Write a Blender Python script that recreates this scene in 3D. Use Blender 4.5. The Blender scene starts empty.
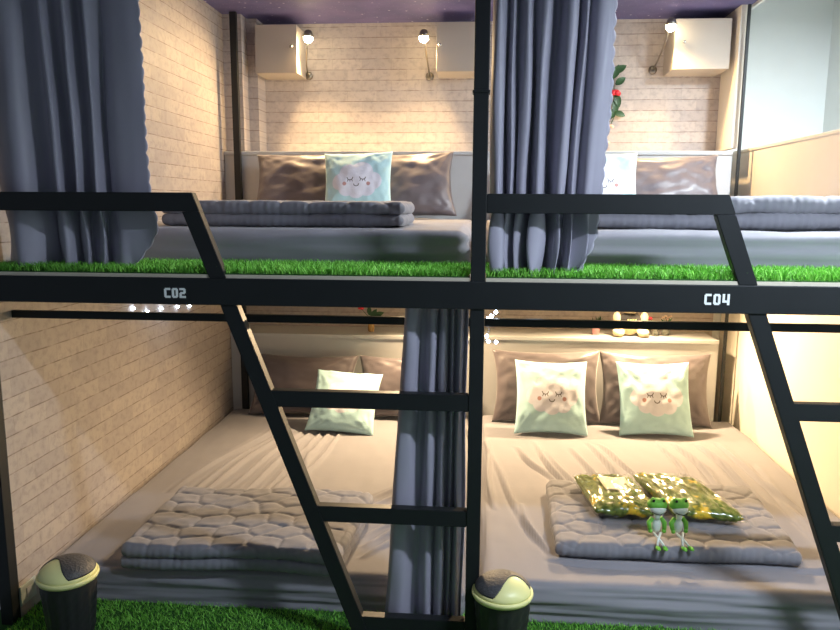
import bpy, bmesh, math, random
import numpy as np
from mathutils import Vector, Matrix, noise
rnd = random.Random(7)
S = bpy.context.scene
COL = S.collection
PI = math.pi

# ------------------------------------------------------------------ helpers
def link(o, parent=None):
    COL.objects.link(o)
    if parent: o.parent = parent
    return o
def thing(name, label, cat, loc=(0,0,0), rot=(0,0,0), group=None):
    o = bpy.data.objects.new(name, None); o.empty_display_size = .05
    o.location = loc; o.rotation_euler = rot
    COL.objects.link(o); o['label'] = label; o['category'] = cat
    if group: o['group'] = group
    return o
def tag(o, label, cat, group=None, kind=None):
    o['label'] = label; o['category'] = cat
    if group: o['group'] = group
    if kind: o['kind'] = kind
    return o
def struct(o):
    o['kind'] = 'structure'; return o
def mesh(name, verts, faces, mat, parent=None, smooth=True, uvs=None):
    me = bpy.data.meshes.new(name)
    me.from_pydata([tuple(v) for v in verts], [], faces)
    me.validate(); me.update()
    if smooth: me.polygons.foreach_set('use_smooth', [True]*len(me.polygons))
    if uvs is not None:
        l = me.uv_layers.new(name='UVMap')
        for i, lp in enumerate(me.loops): l.data[i].uv = uvs[lp.vertex_index]
    for m in (mat if isinstance(mat, (list, tuple)) else [mat]): me.materials.append(m)
    return link(bpy.data.objects.new(name, me), parent)

class MB:
    """collects shapes in one bmesh"""
    def __init__(s): s.bm = bmesh.new()
    def box(s, x0, x1, y0, y1, z0, z1, bevel=0, mat=0):
        r = bmesh.ops.create_cube(s.bm, size=1)
        vs = r['verts']
        for v in vs:
            v.co = Vector(((x0+x1)/2+v.co.x*(x1-x0), (y0+y1)/2+v.co.y*(y1-y0), (z0+z1)/2+v.co.z*(z1-z0)))
        fs = list({f for v in vs for f in v.link_faces})
        for f in fs: f.material_index = mat
        if bevel:
            es = list({e for v in vs for e in v.link_edges})
            bmesh.ops.bevel(s.bm, geom=es, offset=bevel, segments=2, affect='EDGES', profile=.6)
        return s
    def prism(s, pts, y0, y1, bevel=0):
        """polygon in XZ extruded along Y"""
        a = [s.bm.verts.new((x, y0, z)) for x, z in pts]; b = [s.bm.verts.new((x, y1, z)) for x, z in pts]
        n = len(pts); fs = [s.bm.faces.new(a), s.bm.faces.new(b[::-1])]
        for i in range(n): fs.append(s.bm.faces.new((a[i], b[i], b[(i+1)%n], a[(i+1)%n])))
        bmesh.ops.recalc_face_normals(s.bm, faces=fs)
        if bevel:
            bmesh.ops.bevel(s.bm, geom=list({e for f in fs for e in f.edges}), offset=bevel, segments=2, affect='EDGES')
        return s
    def tube(s, pts, r, seg=10, cap=True):
        pts = [Vector(p) for p in pts]; rings = []
        rs = r if isinstance(r, (list, tuple)) else [r]*len(pts)
        ref = None
        for i, p in enumerate(pts):
            d = (pts[min(i+1, len(pts)-1)]-pts[max(i-1, 0)]).normalized()
            if ref is None: ref = Vector((0,0,1)) if abs(d.z) < .9 else Vector((1,0,0))
            a = d.cross(ref).normalized(); b = a.cross(d).normalized(); ref = b
            rings.append([s.bm.verts.new(p+(a*math.cos(t)+b*math.sin(t))*rs[i]) for t in [2*PI*k/seg for k in range(seg)]])
        for A, B in zip(rings, rings[1:]):
            for k in range(seg): s.bm.faces.new((A[k], A[(k+1)%seg], B[(k+1)%seg], B[k]))
        if cap: s.bm.faces.new(rings[0][::-1]); s.bm.faces.new(rings[-1])
        return s
    def lathe(s, prof, seg=32, c=(0,0,0), cap=True):
        rings = []
        for r, z in prof:
            rings.append([s.bm.verts.new((c[0]+r*math.cos(2*PI*k/seg), c[1]+r*math.sin(2*PI*k/seg), c[2]+z)) for k in range(seg)])
        for A, B in zip(rings, rings[1:]):
            for k in range(seg): s.bm.faces.new((A[k], A[(k+1)%seg], B[(k+1)%seg], B[k]))
        if cap: s.bm.faces.new(rings[0][::-1]); s.bm.faces.new(rings[-1])
        return s
    def ball(s, c, r, sub=2, rot=None):
        r = (r,)*3 if isinstance(r, (int, float)) else r
        M = Matrix.Translation(c) @ (rot or Matrix.Identity(4)) @ Matrix.Diagonal((*r, 1))
        bmesh.ops.create_icosphere(s.bm, subdivisions=sub, radius=1, matrix=M)
        return s
    def leaf(s, p, d, up, L, W, bend=.2):
        p = Vector(p); d = Vector(d).normalized(); up = Vector(up); sd = d.cross(up).normalized(); n = sd.cross(d)
        rows = []
        for i in range(6):
            t = i/5; w = W*math.sin(PI*min(1, .06+t*.94))**.8
            c = p+d*L*t+n*(-bend*L*t*t)
            rows.append([s.bm.verts.new(c-sd*w/2+n*w*.15), s.bm.verts.new(c), s.bm.verts.new(c+sd*w/2+n*w*.15)])
        for A, B in zip(rows, rows[1:]):
            for k in range(2): s.bm.faces.new((A[k], A[k+1], B[k+1], B[k]))
        return s
    def build(s, name, mat, parent=None, smooth=False, loc=None):
        me = bpy.data.meshes.new(name); s.bm.normal_update(); s.bm.to_mesh(me); s.bm.free()
        for m in (mat if isinstance(mat, (list, tuple)) else [mat]): me.materials.append(m)
        if smooth: me.polygons.foreach_set('use_smooth', [True]*len(me.polygons))
        o = link(bpy.data.objects.new(name, me), parent)
        if loc: o.location = loc
        return o

def fbm(x, y, z=0.0, o=3):
    v = 0; a = 1
    for i in range(o):
        v += a*noise.noise(Vector((x, y, z+i*7.3))); x *= 2; y *= 2; z *= 2; a *= .5
    return v

# ------------------------------------------------------------------ node helpers
class NT:
    def __init__(s, name):
        s.m = bpy.data.materials.new(name); s.m.use_nodes = True
        s.t = s.m.node_tree; s.b = s.t.nodes['Principled BSDF']; s.out = s.t.nodes['Material Output']
    def n(s, typ, ins=None, **kw):
        nd = s.t.nodes.new(typ)
        for k, v in kw.items(): setattr(nd, k, v)
        for k, v in (ins or {}).items(): s.put(nd.inputs[k], v)
        return nd
    def put(s, sock, v):
        if hasattr(v, 'is_linked') or hasattr(v, 'links'): s.t.links.new(v, sock)
        else: sock.default_value = v
    def math(s, op, a, b=0.0, clamp=False):
        nd = s.n('ShaderNodeMath', operation=op, use_clamp=clamp); s.put(nd.inputs[0], a); s.put(nd.inputs[1], b); return nd.outputs[0]
    def vm(s, op, a, b=(0,0,0), out=0):
        nd = s.n('ShaderNodeVectorMath', operation=op); s.put(nd.inputs[0], a); s.put(nd.inputs[1], b); return nd.outputs[out]
    def mix(s, f, a, b, blend='MIX'):
        nd = s.n('ShaderNodeMix', data_type='RGBA', blend_type=blend); s.put(nd.inputs[0], f); s.put(nd.inputs[6], a); s.put(nd.inputs[7], b); return nd.outputs[2]
    def coord(s, which='Object'): return s.n('ShaderNodeTexCoord').outputs[which]
    def noise(s, vec, scale, detail=3, rough=.5, out='Fac'):
        return s.n('ShaderNodeTexNoise', {'Vector': vec, 'Scale': scale, 'Detail': detail, 'Roughness': rough}).outputs[out]
    def ramp(s, f, a, b):
        nd = s.n('ShaderNodeMapRange'); nd.interpolation_type = 'SMOOTHSTEP'
        s.put(nd.inputs[0], f); nd.inputs[1].default_value = a; nd.inputs[2].default_value = b; return nd.outputs[0]
    def bump(s, h, strength=.3, dist=.01):
        nd = s.n('ShaderNodeBump', {'Strength': strength, 'Distance': dist, 'Height': h}); s.t.links.new(nd.outputs[0], s.b.inputs['Normal'])
    def base(s, c): s.put(s.b.inputs['Base Color'], c)
    def set(s, **kw):
        for k, v in kw.items(): s.put(s.b.inputs[k.replace('_', ' ')], v)
        return s
def C4(c): return (c[0], c[1], c[2], 1)
def plain(name, c, rough=.5, metal=0, var=.08, bump=0, bscale=60, **kw):
    t = NT(name); co = t.coord()
    f = t.noise(co, 9, 3)
    t.base(t.mix(f, C4([x*(1-var) for x in c]), C4([min(1, x*(1+var)) for x in c])))
    t.set(Roughness=rough, Metallic=metal, **kw)
    if bump: t.bump(t.noise(co, bscale, 3), bump, .004)
    return t.m
def cloth(name, c, rough=.85, var=.1, sheen=.3, weave=.25, wr=.0, spec=.3):
    t = NT(name); co = t.coord()
    f = t.noise(co, 5, 4)
    t.base(t.mix(f, C4([x*(1-var) for x in c]), C4([min(1, x*(1+var)) for x in c])))
    t.set(Roughness=rough, Sheen_Weight=sheen, Sheen_Roughness=.5, Specular_IOR_Level=spec)
    h = t.noise(co, 420, 2)
    if wr:
        h2 = t.noise(co, 14, 4, .6); h = t.math('ADD', t.math('MULTIPLY', h, .12), t.math('MULTIPLY', h2, wr))
    t.bump(h, weave, .006)
    return t.m
def emis(name, c, s):
    t = NT(name); t.base(C4(c)); t.set(Emission_Color=C4(c), Emission_Strength=s); return t.m

def brick(name, axis, k=1.0):
    t = NT(name); co = t.coord(); sp = t.n('ShaderNodeSeparateXYZ', {0: co})
    h = sp.outputs[axis]; z = t.math('ADD', sp.outputs[2], -.003+.0014)
    cb = t.n('ShaderNodeCombineXYZ', {0: h, 1: z})
    # slight waviness of the printed courses
    w = t.noise(cb.outputs[0], 7, 2); zz = t.math('ADD', z, t.math('MULTIPLY', t.math('SUBTRACT', w, .5), .006))
    cb = t.n('ShaderNodeCombineXYZ', {0: h, 1: zz}).outputs[0]
    bt = t.n('ShaderNodeTexBrick', {'Vector': cb, 'Scale': 1.0, 'Mortar Size': .003, 'Mortar Smooth': .6, 'Bias': .1, 'Brick Width': .215, 'Row Height': .0737,
        'Color1': (.60,.55,.53,1), 'Color2': (.50,.46,.46,1), 'Mortar': (.49,.445,.43,1)}, offset=.5)
    fr = t.math('FRACT', t.math('DIVIDE', zz, .0737))
    d = t.math('MINIMUM', fr, t.math('SUBTRACT', 1.0, fr))
    line = t.math('SUBTRACT', 1.0, t.ramp(d, .012, .05))
    ln = t.noise(cb, 18, 3); line = t.math('MULTIPLY', line, t.ramp(ln, .3, .62))
    m1 = t.noise(cb, 26, 5, .65); m2 = t.noise(cb, 3.2, 3)
    c = t.mix(t.math('MULTIPLY', t.ramp(m1, .42, .72), .7), bt.outputs['Color'], (.37,.34,.35,1))
    c = t.mix(t.math('MULTIPLY', t.ramp(m2, .5, .8), .25), c, (.68,.63,.60,1))
    c = t.mix(t.math('MULTIPLY', line, .9), c, (.24,.19,.17,1))
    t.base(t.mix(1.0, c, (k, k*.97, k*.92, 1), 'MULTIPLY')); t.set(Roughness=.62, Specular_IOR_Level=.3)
    t.bump(t.math('ADD', t.math('MULTIPLY', m1, .3), t.math('MULTIPLY', line, -.8)), .25, .004)
    return t.m
def galaxy():
    t = NT('galaxy_wallpaper'); co = t.coord()
    a = t.noise(co, 1.6, 4, .6); b = t.noise(co, 4.5, 4, .6)
    c = t.mix(t.ramp(a, .35, .65), (.08,.08,.20,1), (.16,.14,.32,1))
    c = t.mix(t.math('MULTIPLY', t.ramp(b, .5, .75), .5), c, (.09,.11,.26,1))
    v = t.n('ShaderNodeTexVoronoi', {'Vector': co, 'Scale': 13.0}).outputs['Distance']
    v2 = t.n('ShaderNodeTexVoronoi', {'Vector': co, 'Scale': 37.0}).outputs['Distance']
    st = t.math('ADD', t.math('SUBTRACT', 1.0, t.ramp(v, .04, .13)), t.math('MULTIPLY', t.math('SUBTRACT', 1.0, t.ramp(v2, .04, .16)), .5), True)
    t.base(t.mix(t.math('MULTIPLY', st, .75), c, (.75,.75,.9,1))); t.set(Roughness=.6); return t.m
def grassmat(name, dark, lite):
    t = NT(name); co = t.coord(); g = t.n('ShaderNodeNewGeometry')
    r = g.outputs['Random Per Island']; f = t.noise(co, 12, 2)
    m = t.math('ADD', t.math('MULTIPLY', r, .7), t.math('MULTIPLY', f, .3))
    t.base(t.mix(m, C4(dark), C4(lite))); t.set(Roughness=.55, Specular_IOR_Level=.35)
    return t.m
def cushion_mat():
    t = NT('mint_cloud_print'); uv = t.coord('UV')
    p = t.vm('SUBTRACT', uv, (.5,.5,0))
    def circ(x, y, r, soft=.006):
        d = t.vm('LENGTH', t.vm('SUBTRACT', p, (x,y,0)), out=1)
        return t.math('SUBTRACT', 1.0, t.ramp(d, r-soft, r+soft))
    def seg(a, b, w):
        ba = (b[0]-a[0], b[1]-a[1], 0); l2 = ba[0]**2+ba[1]**2
        pa = t.vm('SUBTRACT', p, (a[0],a[1],0))
        h = t.math('MULTIPLY', t.vm('DOT_PRODUCT', pa, ba, out=1), 1/l2, True)
        sc = t.n('ShaderNodeVectorMath', operation='SCALE'); sc.inputs[0].default_value = ba; t.put(sc.inputs['Scale'], h)
        d = t.vm('LENGTH', t.vm('SUBTRACT', pa, sc.outputs[0]), out=1)
        return t.math('SUBTRACT', 1.0, t.ramp(d, w*.6, w*1.4))
    def union(l):
        r = l[0]
        for q in l[1:]: r = t.math('MAXIMUM', r, q)
        return r
    cloud = union([circ(*c) for c in ((-.24,-.01,.12), (-.10,.10,.15), (.08,.13,.16), (.24,.0,.13), (-.15,-.11,.11), (.0,-.14,.12), (.15,-.11,.12), (0,0,.18))])
    ink = []
    for cx in (-.09, .09):
        pts = [(cx+.042*math.cos(a), .045+.036*math.sin(a)) for a in [PI+PI*k/4 for k in range(5)]]
        ink += [seg(pts[i], pts[i+1], .006) for i in range(4)]
        for a in (-.025, 0, .025): ink.append(seg((cx+a, .012), (cx+a*1.5, -.012), .0045))
    pts = [(.0+.036*math.cos(a), -.055+.03*math.sin(a)) for a in [PI+PI*k/4 for k in range(5)]]
    ink += [seg(pts[i], pts[i+1], .006) for i in range(4)]
    base = t.mix(t.noise(t.coord(), 6, 3), (.40,.66,.72,1), (.50,.74,.79,1))
    c = t.mix(cloud, base, (.72,.74,.84,1))
    c = t.mix(union([circ(-.17,-.045,.028), circ(.17,-.045,.028)]), c, (.48,.26,.24,1))
    c = t.mix(union(ink), c, (.09,.08,.09,1))
    t.base(c); t.set(Roughness=.8, Sheen_Weight=.2)
    t.bump(t.noise(t.coord(), 30, 4, .6), .25, .006)
    return t.m

M = {}
M['steel'] = plain('black_painted_steel', (.012,.014,.016), .5, .0, .15, .05, 90, Specular_IOR_Level=.35)
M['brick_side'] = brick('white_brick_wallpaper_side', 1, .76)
M['brick_back'] = brick('white_brick_wallpaper_back', 0)
M['galaxy'] = galaxy()
M['cream'] = plain('cream_painted_board', (.85,.79,.68), .55, 0, .03, .03, 30)
M['white_board'] = plain('white_laminate', (.52,.53,.54), .45, 0, .04)
M['pale'] = plain('pale_wall_paint', (.70,.74,.74), .7, 0, .03)
M['sheet'] = cloth('grey_cotton_sheet', (.255,.25,.28), .8, .06, .15, .3, .35)
M['quilt'] = cloth('grey_quilted_cotton', (.21,.21,.24), .8, .08, .2, .4, .5)
M['pillow'] = cloth('dark_taupe_satin', (.12,.10,.11), .40, .07, .35, .3, .5, .5)
M['curtain'] = cloth('blue_grey_satin_curtain', (.35,.335,.42), .46, .06, .25, .15, .25, .5)
M['grass'] = grassmat('green_plastic_grass', (.05,.27,.015), (.36,.82,.13))
M['turfbase'] = plain('turf_backing', (.02,.09,.01), .95)
M['cushion'] = cushion_mat()
M['cabinet'] = plain('warm_grey_laminate', (.50,.44,.37), .5, 0, .04)
M['deckwood'] = plain('pale_plywood_edge', (.62,.56,.45), .6, 0, .12)
M['white_paint'] = plain('white_number_paint', (.9,.92,.92), .5)
M['basket'] = plain('black_woven_plastic', (.02,.02,.022), .5, 0, .1)
M['yellow'] = plain('pale_yellow_plastic', (.83,.80,.36), .4, 0, .03)
M['lidgrey'] = plain('dark_grey_textured_plastic', (.06,.06,.065), .55, 0, .35, .8, 110)
M['chrome'] = plain('brushed_chrome', (.7,.68,.62), .25, 1.0)
M['lampmetal'] = plain('lamp_grey_metal', (.25,.23,.2), .35, .8)
M['bulb'] = emis('warm_lamp_glow', (1,.82,.5), 60)
M['led'] = emis('cool_led_glow', (.65,.8,1), 45)
M['wire'] = plain('clear_thin_wire', (.5,.5,.5), .4)
M['red'] = plain('red_petals', (.75,.03,.05), .5, 0, .2)
M['leafm'] = plain('dark_green_leaf', (.03,.09,.03), .45, 0, .3)
M['blossom'] = plain('pale_peach_blossom', (.75,.55,.42), .6)
M['amber'] = plain('amber_glass', (.8,.5,.18), .12, 0, .3, Transmission_Weight=.5)
M['pinkv'] = plain('pink_glazed_pot', (.75,.35,.35), .3)
M['glass'] = plain('clear_glass', (.85,.88,.8), .06, 0, .02, Transmission_Weight=.9)
M['plush'] = plain('cream_plush', (.80,.66,.42), .95, 0, .08, .6, 120, Sheen_Weight=.4)
M['blackcloth'] = cloth('black_cotton', (.015,.015,.018), .9)
M['stitch'] = plain('yellow_stitching', (.7,.6,.25), .7)
M['eye'] = plain('black_bead', (.01,.01,.01), .15)
M['froggreen'] = plain('bright_green_plush', (.16,.50,.05), .6, 0, .2, .3, 200)
M['frogwhite'] = plain('white_plush', (.72,.78,.74), .8, 0, .06, .3, 200)
M['paper'] = plain('cream_paper', (.82,.78,.55), .6)
M['socket'] = plain('grey_green_plate', (.45,.50,.46), .4)
def bagin():
    t = NT('green_knit_with_gold'); co = t.coord()
    a = t.noise(co, 13, 4, .6); b = t.n('ShaderNodeTexWave', {'Vector': co, 'Scale': 7.0, 'Distortion': 12.0, 'Detail': 3.0}).outputs['Fac']
    c = t.mix(b, (.07,.12,.01,1), (.15,.21,.03,1)); c = t.mix(t.ramp(a, .56, .66), c, (.72,.50,.03,1))
    t.base(c); t.set(Roughness=.8); t.bump(b, .2, .008); return t.m
M['knit'] = bagin()
def film():
    t = NT('clear_plastic_film'); co = t.coord()
    v = t.n('ShaderNodeTexVoronoi', {'Vector': co, 'Scale': 22.0}, feature='DISTANCE_TO_EDGE').outputs['Distance']
    t.bump(t.math('ADD', t.noise(co, 6, 3, .5), t.math('MULTIPLY', v, .15)), .10, .02)
    gl = t.n('ShaderNodeBsdfGlossy', {'Color': (1,1,.95,1), 'Roughness': .16})
    bp = [n for n in t.t.nodes if n.type == 'BUMP'][0]; t.t.links.new(bp.outputs[0], gl.inputs['Normal'])
    lw = t.n('ShaderNodeLayerWeight', {'Blend': .35}); t.t.links.new(bp.outputs[0], lw.inputs['Normal'])
    tr = t.n('ShaderNodeBsdfTransparent'); mx = t.n('ShaderNodeMixShader', {0: t.math('ADD', t.math('MULTIPLY', lw.outputs['Facing'], .28), .03, True)})
    t.t.links.new(tr.outputs[0], mx.inputs[1]); t.t.links.new(gl.outputs[0], mx.inputs[2]); t.t.links.new(mx.outputs[0], t.out.inputs[0])
    return t.m
M['film'] = film()

# ------------------------------------------------------------------ soft shapes
def slab(name, w, d, h, R, step, mat, parent=None, disp=None, full=False, warp=None, loc=(0,0,0), rot=0, label=None):
    """rounded slab, origin at the middle of its underside; full: edge rolls right under"""
    if full: R = h/2; L = PI*R
    else: L = PI/2*R+(h-R)
    A, B = w/2-R, d/2-R
    def axis(a):
        n = max(2, int(2*a/step)); inner = [-a+2*a*i/n for i in range(n+1)]
        m = max(5, int(L/(step*.7))); e = [L*(i+1)/m for i in range(m)]
        return [-a-x for x in reversed(e)]+inner+[a+x for x in e]
    X, Y = axis(A), axis(B); vs = []
    for y in Y:
        for x in X:
            ex, ey = max(abs(x)-A, 0), max(abs(y)-B, 0); s = math.hypot(ex, ey)
            cx, cy = max(-A, min(A, x)), max(-B, min(B, y))
            if s > 0: nx, ny = ex/s*(1 if x > 0 else -1), ey/s*(1 if y > 0 else -1)
            else: nx = ny = 0
            s = min(s, L)
            if s <= PI/2*R or full:
                a = s/R; r, z = R*math.sin(a), h-R+R*math.cos(a); n = (math.sin(a), math.cos(a))
            else: r, z = R, h-R-(s-PI/2*R); n = (1, 0)
            px, py, pz = cx+nx*r, cy+ny*r, z
            if disp:
                k = disp(px, py, pz, s)
                px += nx*n[0]*k; py += ny*n[0]*k; pz += n[1]*k
            if warp: px, py, pz = warp(px, py, pz)
            vs.append((px, py, pz))
    nX = len(X); fs = [(j*nX+i, j*nX+i+1, (j+1)*nX+i+1, (j+1)*nX+i) for j in range(len(Y)-1) for i in range(nX-1)]
    # closing underside
    ring = [i for i in range(nX)]+[j*nX+nX-1 for j in range(1, len(Y))]+[(len(Y)-1)*nX+i for i in range(nX-2, -1, -1)]+[j*nX for j in range(len(Y)-2, 0, -1)]
    fs.append(tuple(reversed(ring)))
    o = mesh(name, vs, fs, mat, parent); o.location = loc; o.rotation_euler = (0,0,rot)
    return o

def seglines(lines):
    """ridges: (x0,y0,x1,y1,height,width)"""
    def f(x, y):
        v = 0
        for x0, y0, x1, y1, h, w in lines:
            dx, dy = x1-x0, y1-y0; L = dx*dx+dy*dy
            t = ((x-x0)*dx+(y-y0)*dy)/L
            if -.02 < t < 1.02:
                l = math.sqrt(L); d = ((x-x0)*dy-(y-y0)*dx)/l + .012*math.sin(t*6+x0*9)
                if abs(d) < 3*w:
                    v += 2.3*h*(math.exp(-(d/w)**2)-.8*math.exp(-((d-1.5*w)/(.8*w))**2))*max(0, math.sin(PI*min(1, max(0, t))))**.6
        return v
    return f

def mattress(name, label, x0, x1, y0, y1, z, h, lines, seed=0, group=None, step=.022):
    cx, cy = (x0+x1)/2, (y0+y1)/2; f = seglines(lines)
    def disp(x, y, zz, s):
        k = .004*fbm((x+seed)*2.2, y*2.2, seed, 3)+.003*fbm((x)*9+seed, y*3, seed, 2)
        if s > .03:   # skirt of the sheet: long horizontal folds
            k += .016*fbm(x*1.3+seed, zz*30, y*1.3, 2)-.002
        return k+f(x+cx, y+cy)
    o = slab(name, x1-x0, y1-y0, h, .055, step, M['sheet'], None, disp, loc=(cx, cy, z))
    tag(o, label, 'mattress', group); return o

def quilt(name, label, w, d, h, loc, rot, layers=2, seed=0, warp=None, sag=0):
    r = random.Random(seed); pts = []
    nx, ny = max(2, round(w/.135)), max(2, round(d/.11))
    for j in range(-1, ny+1):
        for i in range(-1, nx+2):
            pts.append(((i+.5*(j % 2)+.5+r.uniform(-.27,.27))*w/nx-w/2, (j+.5+r.uniform(-.27,.27))*d/ny-d/2))
    P = np.array(pts)
    def cell(x, y):
        q = np.hypot((P[:,0]-x), (P[:,1]-y)*1.15); q.partition(1); return q[1]-q[0]
    lh = h/layers; obs = []
    root = thing(name, label, 'quilt', loc, (0,0,rot))
    for l in range(layers):
        off = (r.uniform(-.02,.02), -.006*l if l else 0)
        def disp(x, y, z, s, l=l):
            e = cell(x, y); top = (1 if l == layers-1 else .3)*math.exp(-s/.05)
            k = top*(.012*(1-math.exp(-(e/.012)**.8))-.007)+.004*fbm(x*6+seed, y*6, l, 3)+.0025*fbm(x*20, y*20, l+seed, 2)
            if s > .01: k += .005*fbm(x*5+seed, z*8+l, y*5, 2)+.0012*math.sin(x*210+3*fbm(x*5,y*5,seed))*min(1, s/.02)
            return k
        o = slab('fold_layer', w-abs(off[0]), d-.01*l, lh*1.06, 0, .0075, M['quilt'], root, disp, True, warp, (off[0]/2, off[1], lh*l), 0)
    return root

def pillow(name, w, h, T, mat, pinch=.10, nu=44, nv=36, seed=0, uv=False, wr=1.0, parent=None, thick_pow=.42):
    """stands in XZ, base at z=0, thickness along Y, front towards -Y"""
    vs, fs, uvs = [], [], []
    for side in (-1, 1):
        base = len(vs)
        for j in range(nv+1):
            for i in range(nu+1):
                u, v = -1+2*i/nu, -1+2*j/nv
                su, sv = math.sin(u*PI/2)*.35+u*.65, math.sin(v*PI/2)*.35+v*.65
                x = su*w/2*(1-pinch*(1-sv*sv)*su*su); z = sv*h/2*(1-pinch*(1-su*su)*sv*sv)
                t = max(0, (1-su*su)*(1-sv*sv))**thick_pow
                edge = 1-abs(2*t-1)
                cr = 0
                for cx, cz in ((-1,-1),(1,-1),(1,1),(-1,1)):
                    dd = math.hypot(su-cx, sv-cz); an = math.atan2(sv-cz, su-cx)
                    cr += math.exp(-(dd/.7)**2)*math.sin(an*17+seed+cx*2)*.5
                rad = .004*wr*cr*min(1, t*2)
                k = T/2*t*(1+.10*fbm(u*1.5+seed, v*1.5, side, 2))+wr*.006*fbm(u*3.5+seed, v*3.5, side+seed, 3)*min(1, t*3)+rad
                vs.append((x, side*k, z+h/2)); uvs.append((.5+su/2, .5+sv/2) if side < 0 else (2.0, 2.0))
        W = nu+1
        for j in range(nv):
            for i in range(nu):
                q = (base+j*W+i, base+j*W+i+1, base+(j+1)*W+i+1, base+(j+1)*W+i)
                fs.append(q if side < 0 else q[::-1])
    o = mesh(name, vs, fs, mat, parent, uvs=uvs if uv else None)
    bm = bmesh.new(); bm.from_mesh(o.data); bmesh.ops.remove_doubles(bm, verts=bm.verts, dist=.0004); bm.to_mesh(o.data); bm.free()
    return o
def put_pillow(o, x, y, z, lean, roll=0, yaw=0):
    o.location = (x, y, z); o.rotation_mode = 'XYZ'
    o.matrix_world = Matrix.Translation((x,y,z)) @ Matrix.Rotation(yaw,4,'Z') @ Matrix.Rotation(-lean,4,'X') @ Matrix.Rotation(roll,4,'Y')
    return o

def turf(name, label, x0, x1, y0, y1, z, n, hh, seed):
    r = random.Random(seed); vs, fs = [], []
    MBb = MB().box(x0, x1, y0, y1, z, z+.004)
    for i in range(n):
        x, y = r.uniform(x0+.002, x1-.002), r.uniform(y0+.001, y1-.002); a = r.uniform(0, 2*PI); h = hh*r.uniform(.6, 1.1)
        w = .0017; lx, ly = r.gauss(0, .4)*h, r.gauss(-.1, .4)*h; c, s = math.cos(a)*w, math.sin(a)*w; b = len(vs)
        vs += [(x-c, y-s, z+.004), (x+c, y+s, z+.004), (x+c*.8+lx*.4, y+s*.8+ly*.4, z+h*.6), (x-c*.8+lx*.4, y-s*.8+ly*.4, z+h*.6), (x+lx, y+ly, z+h)]
        fs += [(b, b+1, b+2, b+3), (b+3, b+2, b+4)]
    o = mesh(name, vs, fs, [M['grass']], None, False)
    o2 = MBb.build('turf_backing', M['turfbase'], o)
    tag(o, label, 'artificial grass', kind='stuff'); o2['kind'] = 'stuff'
    return o

def curtain(name, label, cols, z0, z1, scallop=0, seed=0, sub=9, rows=90, bulge=0, group=None, edge=None, pinch=0):
    """cols: (x_top, x_bottom, y) ridge/valley columns from one side to the other"""
    def cr(p0, p1, p2, p3, t):
        return .5*((2*p1)+(-p0+p2)*t+(2*p0-5*p1+4*p2-p3)*t*t+(-p0+3*p1-3*p2+p3)*t**3)
    n = len(cols); vs = []; W = (n-1)*sub+1
    for j in range(rows+1):
        f = j/rows; z = z0+(z1-z0)*f
        pts = []
        for i, (xt, xb, y) in enumerate(cols):
            x = xt+(xb-xt)*f + .008*noise.noise(Vector((i*3.1+seed, f*3, 0)))*min(1, f*4)
            yy = .1+(y-.1)*(.75+.25*f)+.012*noise.noise(Vector((i*5.7+seed, f*2.2, 4)))
            if pinch and f > pinch:
                g = (f-pinch)/(1-pinch); x += .022*math.sin(i*2.4+seed)*math.sin(g*PI*.9); yy += .018*math.sin(i*1.7+seed)*g
            pts.append((x, yy))
        for i in range(n-1):
            a, b, c, d = pts[max(i-1,0)], pts[i], pts[i+1], pts[min(i+2,n-1)]
            for k in range(sub):
                t = k/sub; vs.append((cr(a[0],b[0],c[0],d[0],t), cr(a[1],b[1],c[1],d[1],t), z))
        vs.append((pts[-1][0], pts[-1][1], z))
        if edge:
            ex = edge(z)
            for q in range(sub*2):
                v = vs[-1-q]; w = (1-q/(sub*2))**2; vs[-1-q] = (v[0]+ex*w, v[1], v[2])
        if scallop:
            v = vs[-1]; vs[-1] = (v[0]+scallop*(abs(math.sin(PI*z/.05))**.7), v[1], v[2])
        for q in range(len(vs)-W, len(vs)):
            v = vs[q]; vs[q] = (v[0], v[1]+.0025*fbm(v[0]*14+seed, z*5, seed, 2), v[2]+(.008*math.sin(v[0]*60) if j == rows else 0))
    fs = [(j*W+i, j*W+i+1, (j+1)*W+i+1, (j+1)*W+i) for j in range(rows) for i in range(W-1)]
    o = mesh(name, vs, fs, M['curtain'])
    s = o.modifiers.new('thick', 'SOLIDIFY'); s.thickness = .003; s.offset = 0
    return tag(o, label, 'curtain', group)

# ================================================================== SETTING
ZC = 2.9
def wall(name, *a, m='pale', bevel=0): return struct(MB().box(*a, bevel=bevel).build(name, M[m]))
wall('floor', -1.9, 2.45, -3.2, 3.1, -.05, 0, m='turfbase')
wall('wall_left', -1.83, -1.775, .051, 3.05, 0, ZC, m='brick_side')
wall('wall_back', -1.775, 1.72, 3.0, 3.06, 0, ZC, m='brick_back')
wall('wall_rear_outer', 1.72, 2.45, 3.0, 3.06, 0, 3.5, m='pale')
wall('wall_right', 2.37, 2.45, -3.2, 3.0, 0, 3.5, m='pale')
wall('ceiling', -1.83, 1.72, -3.2, 3.06, ZC, ZC+.05, m='galaxy')
wall('ceiling', 1.72, 2.45, -3.2, 3.06, 3.5, 3.55, m='pale')
wall('trim_5', 1.72, 1.74, -3.2, 3.0, ZC-.02, 3.5, m='pale')
# low partition closing the right bay with its cap
wall('wall_partition', 1.775, 1.82, .06, 3.0, 0, 1.985, m='cream')
wall('trim_1', 1.768, 1.827, .06, 3.0, 1.985, 2.003, m='cream', bevel=.003)
# piers beside the back recess
wall('trim_2', -1.775, -1.645, 2.69, 3.0, 1.98, ZC, m='brick_back')
wall('trim_3', -1.645, -1.575, 2.82, 3.0, 1.98, ZC, m='brick_back')
wall('trim_4', 1.655, 1.70, 2.66, 3.0, 2.003, ZC, m='cream')

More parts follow.
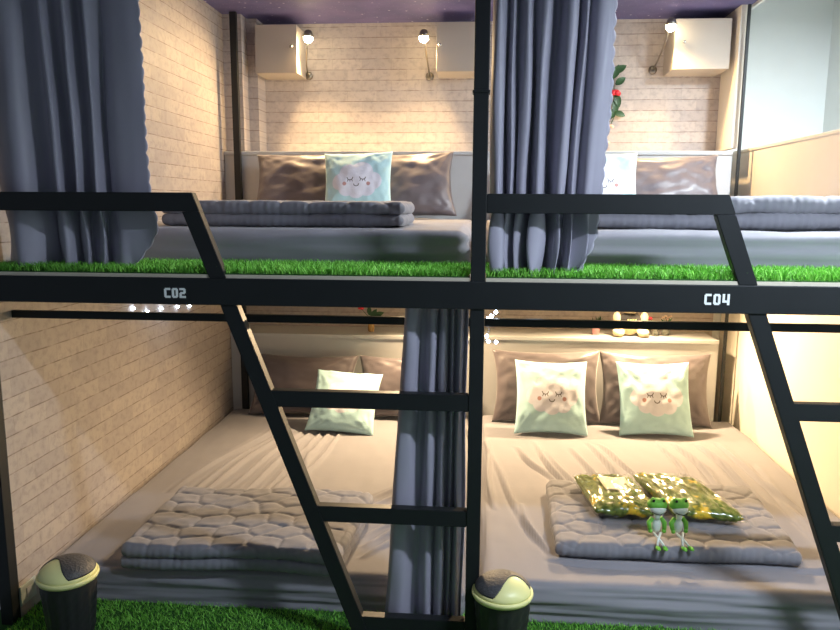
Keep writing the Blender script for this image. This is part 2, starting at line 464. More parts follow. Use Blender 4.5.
# ================================================================== BUNK FRAME
fr = thing('bunk_bed_frame', 'black steel double bunk frame with slanted ladders, guard rails and upper deck', 'bunk bed', (0,0,0))
st = M['steel']
def fbox(name, *a, m=st, b=.003): return MB().box(*a, bevel=b).build(name, m, fr)
for x in (-1.80, 0, 1.80):
    fbox('front_post', x-.025, x+.025, .0, .05, 0, 2.88)
fbox('post_joint', -.029, .029, -.004, .054, 1.985, 1.995)
fbox('back_post', -1.69, -1.645, 2.58, 2.615, .0, 2.89)
fbox('back_post', 1.678, 1.698, 2.60, 2.618, .0, 2.89)
fbox('front_beam', -1.825, 1.825, -.006, .046, 1.271, 1.366)
for s_ in (0, 1):
    x0, x1 = (-1.775, -.025) if s_ == 0 else (.025, 1.775)
    o = fbox('deck_board', x0+.002, x1-.002, .004, 2.995, 1.366, 1.378, m=M['deckwood'], b=0)
    fbox('deck_joist', x0, x1, .9, .94, 1.31, 1.366); fbox('deck_joist', x0, x1, 1.8, 1.84, 1.31, 1.366)
    # curtain rails under the beam and up at the top
    MB().box(x0, x1, .145, .167, 1.188, 1.217, bevel=.003).build('curtain_rail', st, fr)
    MB().tube([(x0, .095, 2.56), (x1, .095, 2.56)], .012).build('curtain_rail', st, fr)
# ladders (same on both bays, 1.8 m apart)
def lx(z): return -.3667-.3745*z     # right edge of the slanted rail
for dx in (0, 1.8):
    lim = -.025+dx
    MB().prism([(-1.775+dx, 1.661), (lx(1.661)+dx, 1.661), (lx(1.596)+dx, 1.596), (-1.775+dx, 1.596)], .0, .04, .002).build('guard_rail', st, fr)
    W = .0605
    MB().prism([(lx(1.596)+dx-W-.002, 1.5955), (lx(1.596)+dx, 1.5955), (lx(1.366)+dx, 1.366), (lx(1.366)+dx-W, 1.366)], .0, .04, .002).build('ladder_rail', st, fr)
    MB().prism([(lx(1.271)+dx-W, 1.271), (lx(1.271)+dx, 1.271), (lx(0)+dx, 0.0), (lx(0)+dx-W, 0.0)], .0, .045, .002).build('ladder_rail', st, fr)
    for zt in (.966, .537, .109):
        zb = zt-.060
        MB().prism([(lx(zt)+dx-.01, zt), (lim, zt), (lim, zb), (lx(zb)+dx-.01, zb)], .003, .043, .002).build('ladder_rung', st, fr)
# painted numbers
def glyphs(txt, x, z, h):
    mb = MB(); w = h*.62; t = h*.21
    def strip(x0, x1, z0, z1): mb.box(x0, x1, -.009, -.0055, z+z0, z+z1)
    c = t*.45
    G = {'C': [(c,w,h-t,h),(0,t,c,h-c),(c,w,0,t)], '0': [(c,w-c,h-t,h),(0,t,c,h-c),(w-t,w,c,h-c),(c,w-c,0,t)],
         '2': [(0,w-c,h-t,h),(w-t,w,h/2,h-c),(c,w-c,h/2-t/2,h/2+t/2),(0,t,c,h/2),(0,w,0,t)], '4': [(0,t,h*.36,h),(0,w,h*.22,h*.22+t),(w-t,w,0,h)]}
    for i, ch in enumerate(txt):
        ox = x+i*(w+h*.17)
        for n_, (a, b, c0, d) in enumerate(G[ch]):
            mb.box(ox+a, ox+b, -.009-.0002*n_, -.0055, z+c0, z+d)
    o = mb.build('painted_number', M['white_paint'], fr); return o
glyphs('C02', -1.100, 1.295, .035)['label'] = 'white painted C02 on the beam'
glyphs('C04', .750, 1.300, .037)['label'] = 'white painted C04 on the beam'

# ================================================================== HEADBOARDS
def headboard(label, x0, x1, z0, z1, seam):
    t = thing('headboard', label, 'headboard', ((x0+x1)/2, 2.62, z0)); cx = (x0+x1)/2
    MB().box(x0-cx, x1-cx, .012, .375, 0, z1-z0-.026, bevel=.002).build('storage_box', M['white_board'], t)
    MB().box(x0-cx-.0, x1-cx+.0, 0, .378, z1-z0-.026, z1-z0, bevel=.004).build('top_ledge', M['white_board'], t)
    return t
headboard('white headboard box with ledge behind the upper left bunk', -1.773, -.03, 1.380, 1.982, 1)
headboard('white headboard box with ledge behind the upper right bunk', -.02, 1.655, 1.380, 1.982, 1)
headboard('white headboard box behind the lower left bed, rose on its ledge', -1.773, -.03, .0, .705, 0)
headboard('white headboard box behind the lower right bed, teddy bear on its ledge', -.02, 1.655, .0, .715, 0)

# ================================================================== TURF
turf('artificial_grass', 'bright green artificial grass strip along upper left bunk edge', -1.773, -.028, .012, .40, 1.378, 22000, .036, 1)
turf('artificial_grass', 'bright green artificial grass strip along upper right bunk edge', .028, 1.773, .012, .40, 1.378, 22000, .036, 2)
turf('artificial_grass', 'green artificial grass covering the floor in front of the lower beds', -1.77, 1.77, -.45, .28, 0, 52000, .022, 3)

# ================================================================== MATTRESSES
r5 = random.Random(5)
ll = []
for k in range(8):      # creases running from the head end of the lower left bed
    x = -1.35+k*.07+r5.uniform(-.02,.02); ll.append((x+.02, 2.1, x-.22+k*.02, .85+r5.uniform(-.1,.2), .010, .012+r5.uniform(0,.006)))
for k in range(7): ll.append((-.12+.01*k, 1.55-.10*k, -.52+.01*k, .95-.10*k, .012, .013))
ll += [(-.06, 1.9, -.35, .7, .008, .015), (-.05, 1.2, -.2, .3, .01, .014), (-1.0, 1.9, -.9, .95, .006, .02)]
lr = []
for k in range(6):
    e = r5.uniform(.5,1.3); lr.append((.10+.12*k+r5.uniform(-.04,.04), 2.0+r5.uniform(-.2,.1), .26+.13*k+r5.uniform(-.05,.05), e if k else .5, .005+r5.uniform(0,.007), .011+r5.uniform(0,.006)))
lr += [(.06, 2.0, .10, .9, .014, .013), (.22, 1.0, .32, .45, .010, .012), (.75, 2.0, .92, 1.35, .010, .010), (1.25, 2.05, 1.30, 1.25, .013, .012), (1.38, 2.05, 1.46, 1.1, .013, .013), (1.5, 2.1, 1.60, .9, .008, .016), (1.15, 2.1, 1.16, 1.4, .008, .01), (1.60, 1.7, 1.52, .5, .006, .02), (.3,.42,.9,.38,.008,.016), (1.3,.42,1.72,.40,.008,.015)]
mattress('mattress', 'low mattress in creased grey sheet on the floor, lower left bay', -1.768, -.03, .20, 2.60, .0, .160, ll, 1, step=.010)
mattress('mattress', 'low mattress in creased grey sheet on the floor, lower right bay under the green packages', .03, 1.768, .20, 2.60, .0, .162, lr, 2, step=.010)
mattress('mattress', 'mattress in grey sheet on the upper left bunk', -1.765, -.03, .33, 2.60, 1.378, .150, [(-1.5,1.0,-.2,1.05,.008,.03)], 3)
mattress('mattress', 'mattress in grey sheet on the upper right bunk', .03, 1.765, .33, 2.60, 1.378, .152, [(.3,1.0,1.6,1.05,.008,.03)], 4)

# ================================================================== QUILTS
def wll(x, y, z): return (x*(1+.02*math.sin(y*5))+.02*y, y+.02*math.sin(x*5)-.02*x, z+.006*math.sin(x*7+1))
quilt('folded_quilt', 'folded grey quilt with oval stitching at the foot of the lower left bed', .93, .66, .105, (-.965, .50, .163), -.015, 2, 11, wll)
quilt('folded_quilt', 'flat folded grey quilt under the two green packages on the lower right bed', 1.02, .76, .062, (.86, .80, .166), .0, 1, 12, lambda x, y, z: (x*(1+.03*y)+.05*y, y-.03*x+.015*math.sin(x*4), z))
quilt('folded_quilt', 'rolled folded grey quilt lying across the upper left bunk', 1.04, .55, .098, (-.81, .78, 1.531), .02, 2, 13)
quilt('folded_quilt', 'wide folded grey quilt lying across the upper right bunk', 1.31, .60, .12, (1.10, .82, 1.532), .0, 2, 14, lambda x, y, z: (x, y, z*(1+.10*math.sin(x*5+.6))))

# ================================================================== PILLOWS
PD = [  # label, w, h, T, x, y, z, lean, roll, yaw, seed, group
 ('dark grey satin pillow at left of the upper left bunk, left of its cloud cushion', .72, .47, .17, -1.14, 2.31, 1.535, .46, -.01, 0, 1),
 ('dark grey satin pillow at right of the upper left bunk, right of its cloud cushion', .68, .47, .17, -.48, 2.32, 1.535, .44, -.05, .05, 2),
 ('dark grey satin pillow behind the cloud cushion, upper right bunk', .70, .41, .16, .50, 2.33, 1.535, .42, .02, 0, 3),
 ('dark grey satin pillow right of the cloud cushion, upper right bunk', .74, .45, .17, 1.17, 2.31, 1.535, .45, -.03, 0, 4),
 ('dark grey pillow at the left of the lower left bed, by the brick wall', .76, .44, .16, -1.21, 2.40, .162, .35, .01, 0, 5),
 ('dark grey pillow at the right of the lower left bed, partly behind the short curtain', .72, .44, .16, -.46, 2.40, .162, .33, 0, 0, 6),
 ('dark grey pillow behind the left cloud cushion on the lower right bed', .74, .50, .17, .48, 2.40, .164, .27, -.01, 0, 7),
 ('dark grey pillow behind the right cloud cushion on the lower right bed', .75, .50, .17, 1.20, 2.40, .164, .27, .01, 0, 8)]
for lab, w, h, T, x, y, z, lean, roll, yaw, sd in PD:
    o = pillow('pillow', w, h, T, M['pillow'], .09, seed=sd, wr=1.5)
    put_pillow(o, x, y, z, lean, roll, yaw); tag(o, lab, 'pillow', 'dark pillows on the bunks')
CU = [
 ('mint cushion with sleeping cloud face on the upper left bunk', .44, .45, .15, -.755, 2.10, 1.535, .40, -.04, 0, 11),
 ('mint cushion with sleeping cloud face beside the long curtain on the upper right bunk', .44, .44, .15, .76, 2.18, 1.535, .33, 0, 0, 12),
 ('mint cushion tilted behind the ladder rung on the lower left bed', .45, .46, .15, -.875, 2.02, .168, .75, .07, .02, 13),
 ('left one of two mint cloud cushions on the lower right bed', .47, .49, .15, .485, 2.12, .168, .43, .01, 0, 14),
 ('right one of two mint cloud cushions on the lower right bed, in the lamp beam', .47, .49, .15, 1.155, 2.15, .168, .43, -.01, 0, 15)]
for lab, w, h, T, x, y, z, lean, roll, yaw, sd in CU:
    o = pillow('cloud_cushion', w, h, T, M['cushion'], .07, seed=sd, uv=True, wr=1.3)
    put_pillow(o, x, y, z, lean, roll, yaw); tag(o, lab, 'cushion', 'mint cloud cushions')

# ================================================================== CURTAINS
F, Bk = .068, .135
curtain('curtain', 'dark blue-grey curtain with scalloped edge hanging at the upper left bunk',
  [(-1.76,-1.76,.12),(-1.71,-1.70,F+.01),(-1.655,-1.64,F),(-1.62,-1.585,Bk),(-1.585,-1.54,Bk+.01),(-1.545,-1.50,F),(-1.515,-1.475,Bk),(-1.485,-1.455,Bk),(-1.455,-1.43,F),(-1.43,-1.41,Bk),(-1.40,-1.385,Bk-.01),(-1.375,-1.365,F),(-1.345,-1.345,Bk),(-1.32,-1.33,Bk-.02),(-1.28,-1.29,.09),(-1.235,-1.225,.078),(-1.19,-1.175,.086)],
  2.55, 1.386, .010, 1, edge=lambda z: (0 if z > 1.56 else -.10*((1.56-z)/.17)**1.6), pinch=.78)
curtain('curtain', 'light blue-grey curtain with scalloped edge hanging beside the centre post, upper right bunk',
  [(.035,.035,.10),(.045,.055,F),(.068,.075,F+.005),(.085,.09,Bk),(.10,.105,F+.01),(.125,.12,Bk),(.145,.13,F+.01),(.165,.15,F+.01),(.178,.168,Bk),(.20,.185,F),(.225,.205,F+.01),(.24,.225,Bk+.02),(.27,.235,Bk+.02),(.29,.25,F),(.32,.275,F+.01),(.335,.285,Bk),(.355,.30,F+.01),(.372,.325,Bk-.01),(.392,.345,.082),(.42,.375,.088),(.442,.405,.095)],
  2.55, 1.386, .010, 2, edge=lambda z: (0 if z > 1.55 else -.075*((1.55-z)/.16)**2), pinch=.78)
curtain('curtain', 'short gathered blue-grey curtain hanging behind the ladder rungs, lower left bay',
  [(-.255,-.335,.10),(-.243,-.315,F+.012),(-.215,-.27,F+.012),(-.200,-.245,Bk-.015),(-.19,-.22,Bk-.015),(-.178,-.205,Bk-.015),(-.165,-.185,F+.012),(-.147,-.165,F+.015),(-.135,-.153,Bk-.012),(-.122,-.138,F+.012),(-.108,-.120,F+.012),(-.098,-.108,Bk-.012),(-.085,-.094,F+.015),(-.075,-.084,Bk-.015),(-.058,-.068,F+.015),(-.042,-.052,Bk-.02),(-.032,-.04,.1)],
  1.268, .045, 0, 3, rows=80)

# ================================================================== WALL CABINETS
def cabinet(label, x0, x1, kx):
    t = thing('wall_cabinet', label, 'cabinet', ((x0+x1)/2, 2.72, 2.516)); w = (x1-x0)/2; h = .318
    MB().box(-w, w, .016, .279, 0, h, bevel=.002).build('cabinet_body', M['cabinet'], t)
    MB().box(-w, w, 0, .014, .0, h, bevel=.002).build('door', M['cabinet'], t)
    k = MB().lathe([(.004,0),(.004,.012),(.010,.014),(.011,.020),(.007,.024)], 16).build('knob', M['chrome'], t, True)
    k.rotation_euler = (PI/2,0,0); k.location = (kx, 0, .17)
cabinet('small white wall cabinet with knob, high at left of the upper left bunk', -1.560, -1.268, .11)
cabinet('small white wall cabinet with knob, high beside the centre post', -.308, -.03, -.115)
cabinet('small white wall cabinet with knob, high in the upper right bunk', 1.262, 1.622, -.12)

# ================================================================== WALL LAMPS
def lamp(label, bx, by, bz, wx, wz, power, cone=150, group=None, size=.03, aim=(0,0,-1)):
    t = thing('wall_lamp', label, 'lamp', (wx, 3.0, wz)); d = Vector((bx-wx, by-3.0, bz-wz))
    b = MB().lathe([(.028,0),(.030,.004),(.026,.018),(.012,.022)], 20).build('wall_base', M['lampmetal'], t, True); b.rotation_euler = (PI/2,0,0)
    e = d+Vector((0,0,.05))
    MB().tube([(0,-.02,0), (d.x*.2,d.y*.45,d.z*.25), (d.x*.6,d.y*.8,d.z*.65), (d.x,d.y,d.z+.045)], .006, 8).build('arm', M['lampmetal'], t, True)
    MB().lathe([(.012,.055),(.022,.05),(.031,.03),(.034,.008),(.031,.008),(.028,.03),(.012,.046)], 20, tuple(d), False).build('lamp_shade', M['lampmetal'], t, True)
    MB().ball(tuple(d), .032, 3).build('bulb', M['bulb'], t, True)
    L = bpy.data.lights.new('lamp_light', 'SPOT'); L.energy = power; L.color = (1,.67,.33); L.spot_size = math.radians(cone); L.spot_blend = .9; L.shadow_soft_size = size
    o = bpy.data.objects.new('lamp_light', L); COL.objects.link(o); o.parent = t; o.location = d+Vector((0,0,-.04)); o.rotation_mode = 'QUATERNION'
    o.rotation_quaternion = Vector(aim).to_track_quat('-Z', 'Y')
LP = 1.0
lamp('lit lamp above the left pillow, upper left bunk', -1.19, 2.735, 2.745, -1.25, 2.54, 105*LP, 164, aim=(0,-.8,-1))
lamp('lit lamp beside the cabinet at centre post, upper left bunk', -.395, 2.735, 2.738, -.37, 2.53, 105*LP, 164, aim=(0,-.8,-1))
lamp('lit lamp left of the cabinet in the upper right bunk', 1.215, 2.64, 2.768, 1.19, 2.56, 105*LP, 164, aim=(0,-.7,-1))
def downlight(label, x, y, z, power, aim):
    t = thing('deck_spotlight', label, 'lamp', (x, y, 1.366))
    MB().lathe([(.03,0),(.03,-.03),(.036,-.035),(.038,-.07),(.034,-.07),(.030,-.04)], 24, cap=False).build('housing', M['lampmetal'], t, True)
    MB().ball((0,0,-.055), .024, 3).build('bulb', M['bulb'], t, True)
    L = bpy.data.lights.new('lamp_light', 'SPOT'); L.energy = power; L.color = (1,.71,.40); L.spot_size = math.radians(158); L.spot_blend = .7; L.shadow_soft_size = .03
    o = bpy.data.objects.new('lamp_light', L); COL.objects.link(o); o.parent = t; o.location = (0,0,-.105); o.rotation_mode = 'QUATERNION'
    o.rotation_quaternion = Vector(aim).to_track_quat('-Z', 'Y')
downlight('spotlight under the upper deck over the lower left bed', -.42, 2.36, 0, 165, (.3,-.8,-1))
downlight('spotlight under the upper deck over the lower right bed', 1.08, 2.50, 0, 180, (0,-.8,-1))

# room light above, in front of the bunks (out of view)
cl = thing('ceiling_light', 'long white ceiling light in front of the bunks', 'lamp', (1.45, -1.12, 2.6))
MB().box(-.6, .6, -.06, .06, -.05, 0, bevel=.006).build('housing', M['white_board'], cl)
for sx in (-.5,.5): MB().tube([(sx,0,0),(sx,0,.3)], .004, 8).build('hanger', M['lampmetal'], cl)
MB().box(-.58, .58, -.04, .04, -.058, -.05, bevel=.002).build('diffuser', emis('cool_tube_glow', (.85,.93,1), 6), cl)
L = bpy.data.lights.new('room_light', 'AREA'); L.shape = 'RECTANGLE'; L.size = .5; L.size_y = .08; L.energy = 64; L.color = (.75,.86,1)
o = bpy.data.objects.new('room_light', L); COL.objects.link(o); o.parent = cl; o.location = (0,0,-.062)

pl = thing('passage_fill', 'added round cool fill light, out of view over the passage behind the low partition', 'lamp', (2.06, .9, 2.95))  # unseen pendant added to brighten the outer wall and upper right bunk
MB().lathe([(.12,-.05),(.14,-.03),(.14,0)], 32).build('housing', M['white_board'], pl, True)
MB().tube([(0,0,0),(0,0,.55)], .005, 8).build('hanger', M['lampmetal'], pl)
L = bpy.data.lights.new('passage_fill_area', 'AREA'); L.shape = 'DISK'; L.size = .22; L.energy = 115; L.color = (.86,.94,1)
o = bpy.data.objects.new('passage_fill_area', L); COL.objects.link(o); o.parent = pl; o.location = (0,0,-.055)

# ================================================================== FAIRY LIGHTS
def fairy(label, wire, bulbs, power):
    t = thing('fairy_lights', label, 'string lights', wire[0])
    o0 = Vector(wire[0]); MB().tube([Vector(p)-o0 for p in wire], .0012, 6).build('wire', M['wire'], t)
    for b in bulbs:
        MB().ball(tuple(Vector(b)-o0), .0065, 2).build('led_bulb', M['led'], t, True)
    if power:
        c = sum((Vector(b) for b in bulbs), Vector())/len(bulbs)
        L = bpy.data.lights.new('led_light', 'POINT'); L.energy = power; L.color = (.6,.75,1); L.shadow_soft_size = .06
        o = bpy.data.objects.new('led_light', L); COL.objects.link(o); o.parent = t; o.location = c-o0+Vector((.16,0,.03))
bl = [(-1.766,1.135,1.088),(-1.766,1.294,1.048),(-1.766,1.472,1.04),(-1.766,1.695,1.02),(-1.766,1.878,1.0)]
fairy('cool white fairy lights along the left brick wall under the deck', [(-1.772,.8,1.15)]+bl+[(-1.772,2.1,1.03)], bl, .5)
b2 = [(.040,.18,1.214),(.034,.18,1.198),(.068,.18,1.237),(.036,.18,1.147),(.042,.18,1.128),(.071,.18,1.125),(.052,.18,1.222)]
fairy('bundle of cool white fairy lights hanging beside the centre post', [(.06,.18,1.36),(.068,.18,1.237),(.052,.18,1.222),(.040,.18,1.214),(.034,.18,1.198),(.045,.18,1.17),(.036,.18,1.147),(.042,.18,1.128),(.071,.18,1.125)], b2, .2)

# ================================================================== BINS
def bin_(label, x, y, rz, H=.24, mir=1):
    t = thing('swing_bin', label, 'trash can', (x, y, .004), (0,0,rz), 'black swing bins on the grass')
    mb = MB(); seg, rows = 64, 24
    rings = []
    for j in range(rows+1):
        f = j/rows; rr = .080+.020*f; ring = []
        for k in range(seg):
            a = 2*PI*k/seg; q = rr+.003*(math.sin(k*PI/2+ (j//2%2)*PI)*math.sin(j*PI/2+.5))*(1 if 1 < j < rows-2 else 0)+.0018*(1 if (k//2+j//2)%2 else 0)*(1 if 1 < j < rows-2 else 0)
            ring.append(mb.bm.verts.new((q*math.cos(a), q*math.sin(a), H*f)))
        rings.append(ring)
    for A, B in zip(rings, rings[1:]):
        for k in range(seg): mb.bm.faces.new((A[k], A[(k+1)%seg], B[(k+1)%seg], B[k]))
    mb.bm.faces.new(rings[0][::-1])
    mb.build('bin_body', M['basket'], t, True)
    # domed top: yellow fixed part and dark swing lid split by an S-curve
    R = .107
    def dome(name, mat, test, lift):
        n, k2 = 56, 180; g = {}
        for i in range(n+1):
            for k in range(k2):
                rr = R*.96*i/n; a = 2*PI*k/k2; z = .006+.060*math.sqrt(max(0, 1-(i/n)**2))+lift
                g[i,k] = (rr*math.cos(a), rr*math.sin(a), z)
        vs, ix = [], {}
        fs = []
        for i in range(n):
            for k in range(k2):
                q = [(i,k),(i+1,k),(i+1,(k+1)%k2),(i,(k+1)%k2)]
                c = [sum(g[p][d] for p in q)/4 for d in (0,1)]
                if test(c[0]/R, c[1]/R):
                    f = []
                    for p in q:
                        if p[0] == 0: p = (0,0)
                        if p not in ix: ix[p] = len(vs); vs.append((g[p][0], g[p][1], g[p][2]+H))
                        if ix[p] not in f: f.append(ix[p])
                    fs.append(tuple(f))
        o = mesh(name, vs, fs, mat, t); s = o.modifiers.new('t','SOLIDIFY'); s.thickness = .004
        return o
    def sc(x): return -.40+.46*math.sin(mir*x*3.1)*(1-.6*x*x)
    dome('swing_lid', M['lidgrey'], lambda x, y: y > sc(x) and x*x+y*y < .86, .003)
    dome('lid_frame', M['yellow'], lambda x, y: not (y > sc(x) and x*x+y*y < .86), 0)
    MB().lathe([(.097,-.012),(.105,-.010),(.110,0),(.109,.008),(.102,.010),(.097,.004)], 64, (0,0,H), False).build('rim', M['yellow'], t, True)
    return t
bin_('black woven swing bin with yellow rim at the left brick wall', -1.52, -.03, .0, .235, -1)
bin_('black woven swing bin with yellow rim beside the centre post', .108, -.035, .15, .25, 1)

# ================================================================== SHELF THINGS
def remeshed(name, balls, mat, parent, vox=.006):
    mb = MB()
    for b in balls: mb.ball(*b)
    o = mb.build(name, mat, parent)
    m = o.modifiers.new('r', 'REMESH'); m.mode = 'VOXEL'; m.voxel_size = vox; m.use_smooth_shade = True
    s = o.modifiers.new('s', 'SMOOTH'); s.iterations = 4; s.factor = .6
    return o
bear = thing('teddy_bear', 'cream teddy bear in a black shirt sitting on the lower right ledge', 'teddy bear', (1.075, 2.76, .715))
remeshed('bear_body', [((0,0,.085),(.075,.06,.085)), ((0,-.01,.215),(.068,.06,.060)), ((-.052,.0,.262),(.024,.014,.024)), ((.052,0,.262),(.024,.014,.024)), ((0,-.062,.200),(.030,.022,.022)),
   ((-.085,-.055,.032),(.042,.060,.032)), ((.085,-.055,.032),(.042,.060,.032)), ((-.095,-.02,.125),(.030,.028,.05)), ((.095,-.02,.125),(.030,.028,.05))], M['plush'], bear)
MB().ball((0,-.004,.110), (.083,.068,.058), 3).build('shirt', M['blackcloth'], bear, True)
m_ = MB()
for i in range(4): m_.box(-.03+i*.017, -.02+i*.017, -.074, -.070, .118, .128)
m_.build('shirt_lettering', M['stitch'], bear)
for sx in (-1, 1): MB().ball((sx*.026,-.062,.228), .006, 2).build('eye', M['eye'], bear, True)
MB().ball((0,-.085,.207), (.009,.006,.006), 2).build('nose', M['eye'], bear, True)

def rose(mb, c, r):
    for i in range(11):
        a = i*2.4; k = .35+.65*i/10
        q = Vector((math.cos(a)*r*k*.7, math.sin(a)*r*k*.7, r*(.3-.35*k)))
        mb.ball(tuple(Vector(c)+q), (r*.42, r*.42, r*.36), 1, Matrix.Rotation(a,4,'Z') @ Matrix.Rotation(.6,4,'Y'))
    return mb
v = thing('rose_vase', 'small amber vase with a red rose on the lower left ledge', 'vase', (-.770, 2.78, .705))
MB().lathe([(.018,0),(.023,.004),(.024,.05),(.018,.062),(.014,.070),(.019,.082),(.016,.082),(.011,.07)], 24, cap=False).build('vase', M['amber'], v, True)
MB().tube([(0,0,.03),(-.02,0,.11),(-.07,0,.165)], .002, 6).tube([(0,0,.03),(.03,0,.11),(.06,0,.15)], .002, 6).build('stem', M['leafm'], v)
rose(MB(), (-.075,0,.17), .024).build('rose', M['red'], v, True)
MB().leaf((.01,0,.11),(.8,-.1,.35),(0,-1,.3),.09,.04).leaf((0,0,.10),(.4,-.2,.7),(0,-1,.3),.08,.04).leaf((-.01,0,.12),(-.1,-.1,1),(0,-1,0),.07,.035).leaf((.02,0,.09),(1,0,.2),(0,-1,.3),.09,.035).build('leaves', M['leafm'], v, True)
v = thing('flower_pot', 'small pink pot with green leaves left of the teddy bear', 'plant pot', (.845, 2.78, .715))
MB().lathe([(.020,0),(.024,.003),(.029,.06),(.031,.062),(.031,.068),(.027,.068),(.025,.05)], 24, cap=False).build('pot', M['pinkv'], v, True)
m_ = MB()
for i in range(14):
    a = i*2.4; m_.leaf((0,0,.06),(math.cos(a)*.9,math.sin(a)*.5,.7+.4*(i%3)),(-math.sin(a),.1,.6),.055+.015*(i%3),.026)
m_.build('foliage', M['leafm'], v, True)
v = thing('flower_glass', 'clear glass with a red flower right of the teddy bear', 'vase', (1.255, 2.77, .715))
MB().lathe([(.020,0),(.024,.003),(.026,.085),(.023,.085),(.021,.006)], 24, cap=False).build('glass', M['glass'], v, True)
MB().tube([(0,0,.01),(-.01,0,.09),(-.035,0,.118)], .0018, 6).build('stem', M['leafm'], v)
rose(MB(), (-.04,0,.125), .019).build('flower', M['red'], v, True)
v = thing('flower_glass', 'clear glass with pale blossoms, rightmost on the lower right ledge', 'vase', (1.335, 2.80, .715))
MB().lathe([(.022,0),(.026,.003),(.028,.095),(.025,.095),(.023,.006)], 24, cap=False).build('glass', M['glass'], v, True)
m_ = MB()
for i in range(6): rose(m_, (-.03+.012*i, .012*math.sin(i*2), .115+.012*(i%3)), .012)
m_.build('blossoms', M['blossom'], v, True)
m_ = MB()
for i in range(7): m_.leaf((0,0,.06),(math.cos(i*2.4)*.5,math.sin(i*2.4)*.4,1),(-math.sin(i*2.4),.3,.2),.08,.016)
m_.build('leaves', M['leafm'], v, True)

# garland on the back wall of the upper right bunk
g = thing('flower_garland', 'hanging garland with a red flower and dark leaves beside the long curtain', 'garland', (.915, 2.975, 2.56))
MB().tube([(.0,.01,.0),(.012,0,-.12),(.03,0,-.30),(-.02,0,-.42),(-.035,0,-.53)], .003, 6).build('vine', M['leafm'], g)
m_ = MB()
for p, d, L_, w in (((.01,-.01,-.02),(.5,-.2,.3),.09,.05), ((.0,-.01,-.06),(.35,-.2,.9),.10,.055), ((.02,-.01,-.10),(.7,-.2,.5),.08,.05), ((.02,-.01,-.16),(.3,-.2,-.8),.10,.05),
    ((.02,-.01,-.2),(.1,-.2,-1),.10,.05), ((.02,-.01,-.29),(.8,-.2,-.25),.08,.045), ((.02,-.01,-.26),(-.3,-.2,-.9),.08,.045), ((.0,-.01,-.1),(-.8,-.2,-.3),.08,.05)):
    m_.leaf(p, d, (0,-1,.1), L_, w)
m_.build('leaves', M['leafm'], g, True)
rose(MB(), (.008,-.05,-.165), .05).build('red_flower', M['red'], g, True)
for p_ in ((-.01,-.03,-.39), (-.03,-.03,-.50)): rose(MB(), p_, .032).build('pale_flower', M['blossom'], g, True)

# ================================================================== PACKAGES AND FROGS
def package(label, x, y, z, w, d, rz, paper, seed, skew):
    t = thing('green_package', label, 'package', (x, y, z), (0,0,rz))
    a = pillow('contents', w*.94, d*.92, .075, M['knit'], .03, seed=seed, parent=t, wr=2.2, thick_pow=.3)
    f = pillow('plastic_wrap', w, d, .092, M['film'], .05, seed=seed+3, parent=t, wr=1.6, thick_pow=.3)
    for o in (a, f):
        o.data.transform(Matrix.Translation((0, 0, .046)) @ Matrix.Rotation(-PI/2, 4, 'X') @ Matrix.Translation((0, 0, -d/2 if o is f else -d*.46)))
        for v_ in o.data.vertices: v_.co.x += skew*v_.co.y
    if paper:
        vs, fs = [], []
        for j in range(9):
            for i in range(9):
                px, py = -.05+.13*i/8, -.045+.17*j/8
                vs.append((px+skew*py, py, 0.0860+.003*math.sin(i*.9)*math.cos(j*.8)))
        fs = [(j*9+i, j*9+i+1, (j+1)*9+i+1, (j+1)*9+i) for j in range(8) for i in range(8)]
        o = mesh('paper_label', vs, fs, M['paper'], t); s = o.modifiers.new('t','SOLIDIFY'); s.thickness = .001
    return t
package('clear plastic package of green knit with cream paper label, left of the two', .660, .87, .232, .30, .46, .0, True, 21, -.10)
package('clear plastic package of green knit streaked with gold, right of the two', .985, .88, .234, .31, .50, -.10, False, 22, -.30)

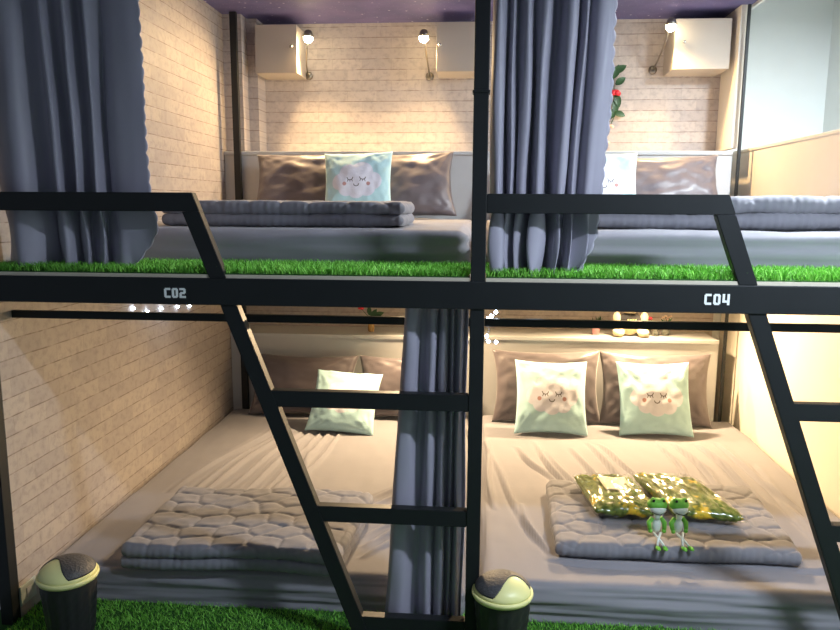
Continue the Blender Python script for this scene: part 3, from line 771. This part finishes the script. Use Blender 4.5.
def frog(label, x, y, z, rz):
    t = thing('frog_figurine', label, 'frog toy', (x, y, z), (0,0,rz), 'green and white frog toys')
    remeshed('frog_body', [((0,0,.062),(.020,.019,.034)), ((0,-.008,.135),(.034,.028,.024)), ((0,-.006,.105),(.014,.014,.02))], M['frogwhite'], t, .004)
    remeshed('frog_hood', [((0,.002,.150),(.042,.034,.026)), ((-.019,-.004,.170),(.012,.012,.012)), ((.019,-.004,.170),(.012,.012,.012))], M['froggreen'], t, .004)
    for sx in (-1,1):
        MB().ball((sx*.020,-.016,.171), (.006,.004,.006), 2).build('eye', M['eye'], t, True)
        MB().tube([(sx*.016,0,.095),(sx*.031,-.004,.075),(sx*.029,-.014,.050)], [.008,.010,.008], 10).ball((sx*.027,-.016,.045), .009, 2).build('arm', M['froggreen'], t, True)
        MB().tube([(sx*.014,-.018,.038),(-sx*.004,-.050,.022+.002*sx),(-sx*.013,-.072,.008)], .0045, 8).build('leg', M['frogwhite'], t, True)
        MB().ball((-sx*.014,-.088,.004), (.010,.019,.007), 2).build('foot', M['froggreen'], t, True)
    MB().tube([(-.03,-.029,.130),(-.015,-.036,.124),(0,-.038,.122),(.015,-.036,.124),(.03,-.029,.130)], .0018, 6).build('mouth', M['eye'], t, True)
    t.scale = (1.04,1.04,1.04)
    return t
frog('green and white frog toy with crossed legs, the left one of two', .765, .49, .236, .05)
frog('green and white frog toy with crossed legs, the right one of two', .855, .495, .236, .22)

# ================================================================== SMALL FITTINGS
s = MB().box(-1.775, -1.768, .05, .15, .05, .13, bevel=.002).build('wall_socket', M['socket']); tag(s, 'grey green wall socket low on the left brick wall behind the bin', 'socket')
MB().box(-1.768, -1.765, .085, .115, .07, .11, bevel=.001).build('socket_insert', M['white_board'], s)

# ================================================================== WORLD, CAMERA
w = bpy.data.worlds.new('World'); S.world = w; w.use_nodes = True
w.node_tree.nodes['Background'].inputs[0].default_value = (.62,.72,.85,1); w.node_tree.nodes['Background'].inputs[1].default_value = .17

cam = bpy.data.cameras.new('Camera'); co = bpy.data.objects.new('Camera', cam); COL.objects.link(co); S.camera = co
yaw, pitch, roll = .08182, -.16149, .00527
fw = Vector((-math.sin(yaw), math.cos(yaw), 0)); rt = Vector((math.cos(yaw), math.sin(yaw), 0)); up = Vector((0,0,1))
f2 = fw*math.cos(pitch)+up*math.sin(pitch); u2 = up*math.cos(pitch)-fw*math.sin(pitch)
r3 = rt*math.cos(roll)+u2*math.sin(roll); u3 = u2*math.cos(roll)-rt*math.sin(roll)
mw = Matrix(((r3.x,u3.x,-f2.x,0),(r3.y,u3.y,-f2.y,0),(r3.z,u3.z,-f2.z,0),(0,0,0,1)))
co.matrix_world = Matrix.Translation((-.0005,-2.5224,1.6242)) @ mw
cam.sensor_width = 36; cam.lens = 741.71/840*36; cam.shift_x = (420-416.89)/840; cam.shift_y = (325.3-315)/840; cam.clip_start = .05
S.view_settings.view_transform = 'Standard'; S.view_settings.look = 'None'; S.view_settings.exposure = .22; S.view_settings.gamma = 1; S.view_settings.use_curve_mapping = False
S.cycles.use_denoising = True
S.cycles.max_bounces = 8; S.cycles.transparent_max_bounces = 12; S.cycles.sample_clamp_indirect = 5
